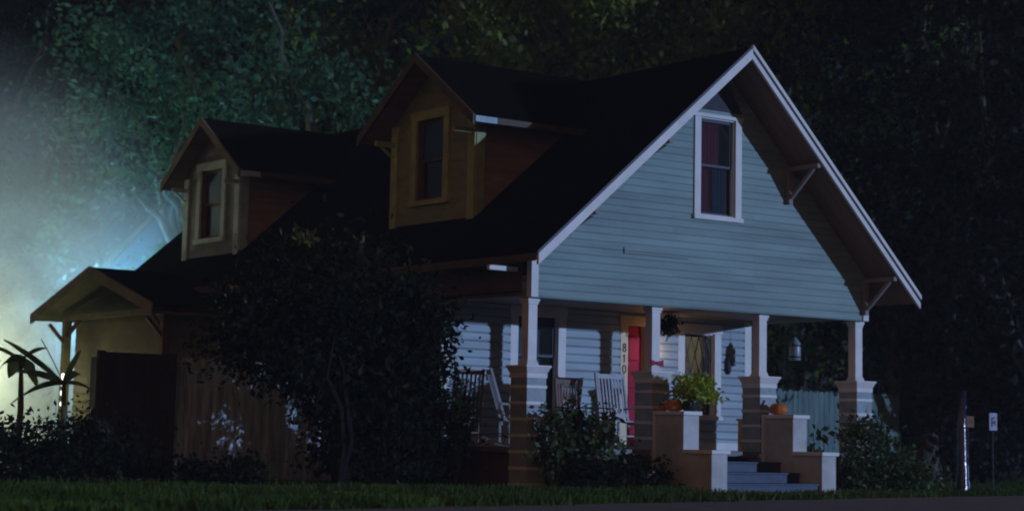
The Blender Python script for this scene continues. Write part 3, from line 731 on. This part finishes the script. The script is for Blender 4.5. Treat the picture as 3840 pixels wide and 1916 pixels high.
# shrubs right of the stairs
shrub('shrub', 'bushy flowering shrub before the right hand pier', 'shrub', 6.2, -.75, .45, .35, 1.3, 44, 50, .09, 'leaf_shrub', 19, .13, zc=.5, flowers=('petal_o', 5, .06))
shrub('shrub', 'low rounded shrub spreading over the lawn right of the porch', 'shrub', 6.95, -.8, .6, .4, .62, 44, 50, .09, 'leaf_shrub', 21, .15)
shrub('shrub', 'thin open plant with broad leaves between the stair wall and the right pier', 'shrub', 5.55, -.3, .22, .2, 1.1, 8, 12, .14, 'leaf_shrub', 22, .07, zc=.62)
# left hedge and fronds
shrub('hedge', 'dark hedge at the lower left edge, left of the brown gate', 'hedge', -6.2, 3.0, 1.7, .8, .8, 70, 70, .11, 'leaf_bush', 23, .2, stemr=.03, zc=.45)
def fronds(name, label, x, y, zb, specs, seed, w=.12, mat='frond'):
    t = thing(name, label, 'plant', (x, y, 0))
    m = MB()
    for (dx, dy, dz, sag, ww) in specs:
        n = 9; prev = None; up = Vector((0, 0, zb)); side = Vector((-dy, dx, 0)).normalized() if abs(dx) + abs(dy) > .01 else Vector((1, 0, 0))
        side = (side + Vector((0, 0, .5))).normalized()
        for i in range(n + 1):
            k = i / n; p = up + Vector((dx * k, dy * k, dz * k - sag * k * k)); hw = ww * math.sin(math.pi * (.08 + .9 * k)) ** .7
            a, b, c = p - side * hw, p + Vector((0, 0, -.02)), p + side * hw
            if prev: m.quad(prev[0], prev[1], b, a); m.quad(prev[1], prev[2], c, b)
            prev = (a, b, c)
    m.build('leaf_blade', mat, t)
    MB().tube([(0, 0, -.05), (.03, 0, zb * .6), (0, 0, zb + .02)], [.06, .05, .03], 8).build('stem', 'stem_g', t)
fronds('broad_leaf_plant', 'broad leaved plant arching against the bright smoke at the left edge', -5.35, 4.2, 1.4,
       [(-.95, .0, .75, .15, .07), (-.85, -.2, .35, .2, .08), (-.6, .1, .1, .3, .09), (.3, .1, .45, .3, .09), (-.3, .2, .75, .1, .08), (.55, .0, .15, .3, .08), (-.75, .1, -.0, .3, .07), (.1, -.3, .6, .1, .1)], 1)
fronds('broad_leaf_plant', 'drooping round leaved plant hanging under the side porch roof', -5.6, 5.2, 1.75,
       [(-.35, 0, .2, .35, .14), (.25, .1, .25, .4, .13), (-.45, .1, .3, .1, .06), (-.1, .2, .1, .35, .16), (.4, 0, .4, .2, .06), (.2, -.2, -.1, .3, .15)], 2)
shrub('shrub', 'leafy dark shrub behind the hedge at the left, before the side porch', 'shrub', -5.1, 4.6, .6, .5, 1.15, 32, 50, .10, 'leaf_bush', 24, .14)

# ------------------------------------------------------------------ fences, gate
def fence(label, x0, x1, y, h, gap=.008, bw=.14, group='board fences', mt='fence'):
    t = thing('fence', label, 'fence', (x0, y, 0), 0, group); rg = random.Random(int(x0 * 10) + 5)
    m = MB(); x = 0
    while x < x1 - x0 - bw:
        hh = h + rg.uniform(-.025, .02); d = rg.uniform(0, .008)
        k = len(m.v)
        m.prism([(x, -d, .04), (x + bw, -d, .04), (x + bw, -d, hh - .04), (x + bw * .75, -d, hh), (x + bw * .25, -d, hh), (x, -d, hh - .04)], (0, .02, 0))
        x += bw + gap
    m.build('boards', mt, t)
    m = MB()
    for z in (.35, h - .35): m.box(0, x1 - x0, .022, .06, z, z + .09)
    m.build('rail', mt, t)
    x = 0
    while x <= x1 - x0:
        MB().box(x, x + .09, .062, .15, -.05, h - .05).build('post', mt, t); x += 2.4
fence('pale weathered board fence partly hidden behind the camellia at the left', -3.72, -.1, 4.0, 1.86)
fence('pale board fence right of the house, seen through the porch', 7.0, 14.7, 6.5, 1.86, mt='fence_teal')
gt = thing('gate', 'flat dark brown board gate at the left end of the fence', 'gate', (-4.82, 3.94, 0))
m = MB()
for i in range(7): m.box(i * .148, i * .148 + .144, 0, .025, .05, 1.88)
m.build('boards', 'gate', gt)
m = MB(); m.box(0, 1.03, .027, .06, .3, .4).box(0, 1.03, .027, .06, 1.55, 1.65).bar((.03, .045, .4), (1.0, .045, 1.55), .03, .09); m.build('brace', 'gate', gt)
for x in (-.11, 1.045): MB().box(x, x + .1, -.02, .08, -.05, 1.9).build('post', 'gate', gt)
MB().box(.9, .98, -.03, -.001, 1.0, 1.05).build('handle', 'black', gt)

# ------------------------------------------------------------------ porch things
def rocker(label, x, y, rz, mat, slats=7, w=.52, tilt=.2, hb=1.16):
    t = thing('rocking_chair', label, 'rocking chair', (x, y, ZF), rz, 'rocking chairs on the porch')
    s = .42; hw = w / 2
    m = MB(); 
    for i in range(6): m.box(-hw + .02, hw - .02, -.24 + i * .075, -.24 + i * .075 + .062, s, s + .018)
    m.box(-hw, -hw + .03, -.25, .22, s - .04, s - .001); m.box(hw - .03, hw, -.25, .22, s - .04, s - .001)
    m.build('seat', mat, t)
    def bp(z): return .2 + (z - s) * tilt
    m = MB()
    for sg in (-1, 1): m.bar((sg * (hw - .02), bp(s - .1), s - .1), (sg * (hw - .02), bp(hb), hb), .035)
    for z in (s + .1, hb - .05): m.bar((-hw + .03, bp(z), z), (hw - .03, bp(z), z), .03, .07)
    for i in range(slats):
        xx = -hw + .07 + i * (w - .14) / (slats - 1); m.bar((xx, bp(s + .12), s + .12), (xx, bp(hb - .08), hb - .08), .03, .012)
    m.build('backrest', mat, t)
    for sg in (-1, 1):
        MB().bar((sg * (hw + .0), -.27, s + .2), (sg * hw, bp(s + .22), s + .22), .07, .022).build('armrest', mat, t)
        MB().bar((sg * (hw - .015), -.22, .06), (sg * (hw - .015), -.24, s + .19), .035).build('leg', mat, t)
        MB().bar((sg * (hw - .015), .2, .06), (sg * (hw - .015), bp(s), s), .035).build('leg', mat, t)
        m = MB(); P = [(sg * (hw - .015), -.42 + .95 * k / 8, .018 + .09 * (k / 8 * 2 - .85) ** 2) for k in range(9)]
        m.tube(P, .017, 6); m.build('rocker', mat, t)
    for yy_ in (-.22, .2): MB().bar((-hw, yy_, .2), (hw, yy_, .2), .022).build('stretcher', mat, t)
    return t
rocker('slatted rocking chair at the left end of the porch, shade put into its brown', .14, 1.95, R(168), 'chair_table_brown', 6, .5)
rocker('white rocking chair seen from the side behind the corner pier', .57, 1.1, R(62), 'chairwhite', 8, .52, .3)
rocker('rocking chair against the wall left of the white one, shade put into its brown', 2.42, 2.0, R(-8), 'chair_table_brown', 7, .44, .15, 1.10)
rocker('white slatted rocking chair beside the red door', 3.0, 1.55, R(-4), 'chairwhite', 8, .58, .2, 1.2)
def pumpkin(label, x, y, z, r, rz=0, h=.82):
    t = thing('pumpkin', label, 'pumpkin', (x, y, z), rz, 'pumpkins on the stair walls')
    m = MB(); prof = [(.02, .03), (.35, 0), (.75, .12), (.97, .4), (1, .7), (.86, 1.1), (.6, 1.36), (.25, 1.42), (.05, 1.34)]
    m.lathe((0, 0, 0), [(a * r, b * r * h) for a, b in prof], 40, lambda t_: 1 - .06 * abs(math.cos(t_ * 5)) ** 3)
    m.build('body', 'pumpkin', t, smooth=True)
    MB().tube([(0, 0, 1.3 * r * h), (.02, 0, 1.6 * r * h), (.06, .01, 1.85 * r * h)], [.03, .02, .022], 7).build('stem', 'stem', t)
pumpkin('large orange pumpkin on the left stair wall below the yellow flowers', 2.50, -.30, 1.201, .155, .3)
pumpkin('small dark orange pumpkin tucked behind the large one on the left stair wall', 2.46, -.085, 1.201, .075, 1.3)
pumpkin('large orange pumpkin alone on the right stair wall', 4.74, -.22, 1.201, .155, 1.1)
# flower planter
rg = np.random.default_rng(8)
t = thing('flower_planter', 'black pot spilling bright yellow green foliage on the end of the left stair wall', 'planter', (2.62, -.52, 1.201))
MB().lathe((0, 0, 0), [(.08, 0), (.11, .03), (.14, .13), (.15, .135), (.15, .15), (.13, .15)], 20).build('pot', 'pot', t, smooth=False)
c, P = clumps(rg, (.12, .0, .36), (.42, .3, .2), 46, 28, .06)
m_out = P[:, 0] > .15
P[:, 2] -= np.where(m_out, (P[:, 0] - .15) * .35, 0)
leaf_obj('foliage', leaf_arrays(P, .085, rg, .1, .45), 'leaf_planter', t)
flowers_on(t, c[:14], 'petal_o', .04, rg)
m = MB(); limbs(m, (0, 0, .12), c[:16], .008, rg, 3); m.build('stem', 'stem_g', t)
# yellow box
t = thing('storage_box', 'mustard yellow upright box on the porch floor behind the third pillar', 'box', (5.98, 1.7, ZF))
MB().box(-.2, .2, -.15, .15, 0, .5).build('body', 'yellow', t, bevel=.01); MB().box(-.22, .22, -.17, .17, .502, .54).build('lid', 'yellow', t, bevel=.006)
# hanging lantern
t = thing('hanging_lantern', 'unlit bluish metal lantern hanging at the right end of the porch', 'lantern', (6.77, 1.5, 2.17))
MB().lathe((0, 0, 0), [(.09, 0), (.1, .02), (.1, .27), (.09, .3), (.035, .37), (.015, .4)], 16).build('body', 'metal', t, smooth=True)
for q in (.04, .235): MB().lathe((0, 0, q), [(.104, 0), (.106, .01), (.106, .02), (.104, .03)], 16).build('band', 'black', t)
MB().tube([(0, 0, .39), (0, 0, .645)], .005, 5).build('chain', 'black', t)
# dark hanging plant
t = thing('hanging_plant', 'dark round hanging plant under the porch ceiling beside the second column', 'plant', (4.36, 2.0, 2.52))
rg = np.random.default_rng(9)
c, P = clumps(rg, (0, 0, .14), (.2, .2, .14), 26, 26, .05); leaf_obj('foliage', leaf_arrays(P, .07, rg), 'leaf_bush', t)
MB().lathe((0, 0, 0), [(.06, 0), (.12, .06), (.13, .12)], 14).build('pot', 'pot', t); MB().tube([(0, 0, .12), (0, 0, .345)], .005, 5).build('chain', 'black', t)
# purple flower cluster on second pier
t = thing('ribbon_bow', 'small purple bow tied to the second porch column', 'bow', (2.5, .11, 1.93))
m = MB()
for sg in (-1, 1):
    m.hexa([(0, -.01, -.015), (sg * .12, -.02, -.05), (sg * .12, -.02, .05), (0, -.01, .015), (0, .01, -.015), (sg * .12, .005, -.05), (sg * .12, .005, .05), (0, .01, .015)])
m.build('loop', 'curtain', t); MB().box(-.02, .02, -.03, .01, -.022, .022).build('knot', 'curtain', t, bevel=.004)

# ------------------------------------------------------------------ right: pole and notices
t = thing('pole', 'short dark glossy post with highlights modelled as pale strips on the right hand lawn', 'post', (8.75, -.45, 0))
m = MB(); rg = np.random.default_rng(4)
m.tube([(0, 0, -.1), (0.0, 0, .02), (.01, 0, .5), (0, 0, 1.1), (.01, .0, 1.7)], [.125, .115, .085, .078, .07], 14); m.build('shaft', 'pole', t, smooth=True)
for z0, z1, w in ((.08, .22, .03), (.2, .46, .024), (.46, .78, .028), (.86, .9, .022), (.95, 1.0, .026), (1.08, 1.13, .02), (1.36, 1.5, .026), (1.55, 1.6, .02), (1.62, 1.70, .02)):  # strips along the lit side draw the post's highlights
    q = z0; a0 = R(-52) + rg.normal() * .1
    rr = .118 - .05 * min(1, z0 / .6) 
    m = MB(); m.tube([(math.cos(a0) * (rr - .01), math.sin(a0) * (rr - .01), z0), (math.cos(a0 + .05) * (rr - .004), math.sin(a0 + .05) * (rr - .004), (z0 + z1) / 2), (math.cos(a0) * (rr - .012), math.sin(a0) * (rr - .012), z1)], [w * .5, w * .62, w * .45], 6)
    m.build('glint_strip', 'glint', t)
t = thing('notice_sign', 'small white notice on a thin dark stake at the right', 'sign', (9.95, -.1, 0))
MB().box(-.1, .1, -.008, .004, 1.06, 1.36).build('board', 'sign', t, bevel=.004)
m = MB(); m.lathe((0, 0, 0), [(.03, 0), (.03, .004)], 12)
MB().box(-.06, -.02, -.012, -.009, 1.12, 1.28).box(-.035, .04, -.012, -.009, 1.26, 1.285).box(.03, .055, -.012, -.009, 1.14, 1.24).box(-.01, .02, -.012, -.009, 1.17, 1.22).build('marking', 'blueframe', t)
MB().box(-.006, .006, .005, .016, -.1, 1.30).build('stake', 'black', t)
t = thing('marker_board', 'dim orange rectangular marker board between the dark post and the white notice', 'sign', (9.2, -.2, 0))
MB().box(-.14, .14, -.008, .004, 1.1, 1.29).build('board', 'orange', t, bevel=.004)
m = MB()
for i in range(5): m.box(-.11 + i * .048, -.11 + i * .048 + .03, -.0115, -.009, 1.16, 1.24)
m.build('marking', 'brownpost', t)
MB().box(-.006, .006, .005, .016, -.1, 1.25).build('stake', 'black', t)
t = thing('garden_ornament', 'small pale watering can beside a thin stake right of the fence', 'watering can', (11.0, 3.0, 0.0))
MB().lathe((0, 0, 0), [(.1, 0), (.11, .02), (.1, .22), (.07, .28)], 14).build('body', 'trim', t, smooth=True)
MB().tube([(.08, 0, .08), (.2, 0, .2), (.27, 0, .3)], [.022, .016, .014], 7).build('spout', 'trim', t)
MB().tube([(-.09, 0, .24), (-.16, 0, .2), (-.15, 0, .1), (-.1, 0, .05)], .01, 6).build('handle', 'trim', t)
# trunk at the end of the right fence
tree('tree', 'slim dark tree at the right end of the pale fence', 15.5, 7.4, 5.5, 1.5, 4.2, .16, 40, 60, 91, 'leaf_dark', trunk=.13, spread=.35, ntips=8, group='dark background shrubs')

# ------------------------------------------------------------------ neighbour house
nh = thing('neighbour_house', 'blue neighbouring house with a pale roof edge behind the farther dormer', 'house', (0, 0, 0))
yn = 21.0
m = MB(); m.prism([(3.2, yn, 0), (11, yn, 0), (11, yn, 4.7), (7.1, yn, 8.9), (3.2, yn, 4.7)], (0, 3, 0)); m.build('wall', 'nwall', nh)
def nrf(x0, z0, x1, z1, nm, mt, ya, yb, t):
    m = MB(); m.hexa([(x0, ya, z0 - t), (x1, ya, z1 - t), (x1, ya, z1), (x0, ya, z0), (x0, yb, z0 - t), (x1, yb, z1 - t), (x1, yb, z1), (x0, yb, z0)]); return m.build(nm, mt, nh)
for (a, b, c, d) in ((2.75, 4.55, 7.1, 9.22), (7.1, 9.22, 11.5, 4.5)):
    nrf(a, b, c, d, 'roof', 'roof', yn - .3, yn + 3.2, .12)
    nrf(a, b + .02, c, d + .02, 'rake_board', 'rake_far', yn - .34, yn - .302, .14)

# ------------------------------------------------------------------ floodlights and smoke
def flood(label, loc, target, col, power, size=.5, es=8):
    t = thing('floodlight', label, 'floodlight', (loc[0], loc[1], 0))
    d = (Vector(target) - Vector(loc)).normalized(); q = d.to_track_quat('-Z', 'Y')
    h = bpy.data.objects.new('lamp_head', None)
    m = MB(); m.box(-size / 2, size / 2, -size / 2, size / 2, .01, .16); o = m.build('housing', 'black', t, bevel=.01)
    o.location = (0, 0, loc[2]); o.rotation_mode = 'QUATERNION'; o.rotation_quaternion = q
    bpy.data.objects.remove(h)
    m = MB(); m.box(-size / 2 + .02, size / 2 - .02, -size / 2 + .02, size / 2 - .02, -.0, .008); o2 = m.build('lens', emis('lens_glow', col, es), t)
    o2.location = (0, 0, loc[2]); o2.rotation_mode = 'QUATERNION'; o2.rotation_quaternion = q
    for a in range(3):
        an = a * 2.094 + .4; MB().tube([(0, 0, loc[2] - .25 if loc[2] > .6 else .2), (math.cos(an) * .5, math.sin(an) * .5, 0)], .015, 6).build('leg', 'black', t)
    MB().tube([(0, 0, loc[2] - .45 if loc[2] > .6 else .1), (0, 0, loc[2] - .05)], .02, 8).build('pole', 'black', t)
    ld = bpy.data.lights.new('flood_beam', 'POINT'); ld.energy = power; ld.color = col; ld.shadow_soft_size = .2
    lo = bpy.data.objects.new('flood_beam', ld); COL.objects.link(lo); lo.parent = t; lo.location = Vector((0, 0, loc[2])) + d * .3
    return t
flood('greenish white floodlight on a stand in the smoke at the left edge', (-1.7, 18.6, 1.6), (-1, 18, 3.5), (.95, 1.0, .55), 1150)
t = thing('work_light', 'upright work light with three small bright bulbs behind the fronds at the left edge', 'lamp', (-2.0, 11.75, 0))
for z, h in ((1.22, .04), (1.42, .05), (1.66, .12)): MB().lathe((0, 0, z), [(.03, -h), (.045, -h * .6), (.045, h * .6), (.03, h)], 10).build('bulb', emis('work_bulb_glow', (1, .97, .8), 2.2), t, smooth=True)
MB().tube([(.06, .04, 0), (.06, .04, 1.8)], .02, 6).build('pole', 'black', t)
flood('blue floodlight on a stand behind the side porch', (2.7, 20.2, 3.0), (4, 23, 6), (.20, .58, 1.0), 1500)

def smoke():
    m = bpy.data.materials.new('drifting_smoke'); nt = nodes(m)
    out = N(nt, 'ShaderNodeOutputMaterial'); v = N(nt, 'ShaderNodeVolumePrincipled')
    v.inputs['Color'].default_value = (.82, .85, .85, 1); v.inputs['Anisotropy'].default_value = .2
    tc = N(nt, 'ShaderNodeTexCoord')
    n1 = N(nt, 'ShaderNodeTexNoise', i_Scale=.28, i_Detail=4.0, i_Roughness=.55, i_Distortion=.8); L(nt, tc.outputs['Object'], n1.inputs['Vector'])
    mr = N(nt, 'ShaderNodeMapRange'); L(nt, n1.outputs['Fac'], mr.inputs[0]); mr.inputs[1].default_value = .42; mr.inputs[2].default_value = .62; mr.inputs[3].default_value = .10; mr.inputs[4].default_value = 1.0
    # soft ellipsoid fall-off so that the cloud has no box edge
    mp = N(nt, 'ShaderNodeMapping'); L(nt, tc.outputs['Generated'], mp.inputs[0]); mp.inputs['Location'].default_value = (-1, -1, -1); mp.inputs['Scale'].default_value = (2, 2, 2)
    ln = N(nt, 'ShaderNodeVectorMath', operation='LENGTH'); L(nt, mp.outputs[0], ln.inputs[0])
    m2 = N(nt, 'ShaderNodeMapRange'); L(nt, ln.outputs['Value'], m2.inputs[0]); m2.inputs[1].default_value = 1.0; m2.inputs[2].default_value = .35; m2.inputs[3].default_value = 0; m2.inputs[4].default_value = 1
    mu = N(nt, 'ShaderNodeMath', operation='MULTIPLY'); L(nt, mr.outputs[0], mu.inputs[0]); L(nt, m2.outputs[0], mu.inputs[1])
    mu2 = N(nt, 'ShaderNodeMath', operation='MULTIPLY'); L(nt, mu.outputs[0], mu2.inputs[0]); mu2.inputs[1].default_value = .30
    L(nt, mu2.outputs[0], v.inputs['Density']); L(nt, v.outputs[0], out.inputs['Volume'])
    o = MB().box(-7, 7, -6, 6, -6.5, 6.5).build('smoke', m); o.location = (-2.4, 18.5, 3.2)
    tag(o, 'pale smoke drifting behind the side porch and lit from below', 'smoke', kind='stuff')
smoke()

m_ = bpy.data.materials.new('thin_night_haze'); nt_ = nodes(m_)
o_ = N(nt_, 'ShaderNodeOutputMaterial'); v_ = N(nt_, 'ShaderNodeVolumePrincipled'); v_.inputs['Color'].default_value = (.8, .85, .9, 1); v_.inputs['Density'].default_value = .0009
L(nt_, v_.outputs[0], o_.inputs['Volume'])
tag(MB().box(-60, 75, -45, 75, -1, 24).build('haze', m_), 'thin night haze in the air around the house', 'haze', kind='stuff')
# porch and room lamps
def pt(name, loc, col, power, parent, size=.05):
    ld = bpy.data.lights.new(name, 'POINT'); ld.energy = power; ld.color = col; ld.shadow_soft_size = size
    lo = bpy.data.objects.new(name, ld); COL.objects.link(lo); lo.parent = parent; lo.location = loc
pt('work_light_glow', (-.08, 0, 1.6), (1, .95, .5), 14.0, bpy.data.objects['work_light'])
pt('porch_lamp_light', (0, -.2, 0.02), (1, .55, .25), 3.2, bpy.data.objects['wall_lamp'])
pt('room_lamp_light', (0, 0, .52), (1, .86, .62), 9.0, bpy.data.objects['table_lamp'])

# ------------------------------------------------------------------ world and moonlight
TA, TE = .57, .10
sd = Vector((TA, -1, TE * 1.0)).normalized()        # towards the light
el = math.asin(sd.z); az = math.atan2(sd.x, sd.y)
sun = bpy.data.lights.new('moonlight', 'SUN'); sun.energy = 2.0; sun.color = (.42, .58, 1.0); sun.angle = R(.6)
so = bpy.data.objects.new('moonlight', sun); COL.objects.link(so); so.location = (12, -20, 12)
so.rotation_euler = (-sd).to_track_quat('-Z', 'Y').to_euler()
w = bpy.data.worlds.new('World'); scn.world = w; w.use_nodes = True; nt = w.node_tree; nt.nodes.clear()
out = N(nt, 'ShaderNodeOutputWorld'); tc = N(nt, 'ShaderNodeTexCoord')
sky = N(nt, 'ShaderNodeTexSky'); sky.sky_type = 'NISHITA'; sky.sun_disc = False; sky.sun_elevation = R(-6); sky.sun_rotation = az
b1 = N(nt, 'ShaderNodeBackground'); L(nt, sky.outputs[0], b1.inputs[0]); b1.inputs[1].default_value = .003
dp = N(nt, 'ShaderNodeVectorMath', operation='DOT_PRODUCT'); L(nt, tc.outputs['Generated'], dp.inputs[0]); dp.inputs[1].default_value = Vector((-.9, -.42, .03)).normalized()
mr = N(nt, 'ShaderNodeMapRange'); L(nt, dp.outputs['Value'], mr.inputs[0]); mr.inputs[1].default_value = .3; mr.inputs[2].default_value = 1.0; mr.inputs[3].default_value = 0; mr.inputs[4].default_value = 1
b2 = N(nt, 'ShaderNodeBackground'); b2.inputs[0].default_value = (1, .45, .24, 1)
ml = N(nt, 'ShaderNodeMath', operation='MULTIPLY'); L(nt, mr.outputs[0], ml.inputs[0]); ml.inputs[1].default_value = .235; L(nt, ml.outputs[0], b2.inputs[1])
b3 = N(nt, 'ShaderNodeBackground'); b3.inputs[0].default_value = (.62, .72, .9, 1); b3.inputs[1].default_value = .014
a1 = N(nt, 'ShaderNodeAddShader'); a2 = N(nt, 'ShaderNodeAddShader')
L(nt, b1.outputs[0], a1.inputs[0]); L(nt, b2.outputs[0], a1.inputs[1]); L(nt, a1.outputs[0], a2.inputs[0]); L(nt, b3.outputs[0], a2.inputs[1]); L(nt, a2.outputs[0], out.inputs[0])

# ------------------------------------------------------------------ camera
yaw, pitch, roll = .6324, .1297, .0207
fwd = Vector((math.sin(yaw) * math.cos(pitch), math.cos(yaw) * math.cos(pitch), math.sin(pitch)))
r = Vector((math.cos(yaw), -math.sin(yaw), 0)); u = r.cross(fwd)
r2 = r * math.cos(roll) + u * math.sin(roll); u2 = -r * math.sin(roll) + u * math.cos(roll)
cd = bpy.data.cameras.new('camera'); cam = bpy.data.objects.new('camera', cd); COL.objects.link(cam)
mt = Matrix((r2, u2, -fwd)).transposed().to_4x4(); mt.translation = Vector((-17.775, -23.716, .688)); cam.matrix_world = mt
cd.sensor_fit = 'HORIZONTAL'; cd.sensor_width = 36; cd.lens = 5121.0 / 2576 * 36; cd.shift_y = -199 / 2576
cd.clip_end = 500
cd.dof.use_dof = True; cd.dof.focus_distance = 29.5; cd.dof.aperture_fstop = 1.1
scn.camera = cam
scn.view_settings.view_transform = 'Standard'; scn.view_settings.look = 'None'; scn.view_settings.exposure = 0; scn.view_settings.gamma = 1
scn.cycles.use_denoising = True
scn.cycles.max_bounces = 6; scn.cycles.volume_bounces = 1; scn.cycles.transparent_max_bounces = 12
scn.cycles.volume_step_rate = 4.0
scn.cycles.sample_clamp_indirect = 4.0
scn.cycles.filter_width = 2.0
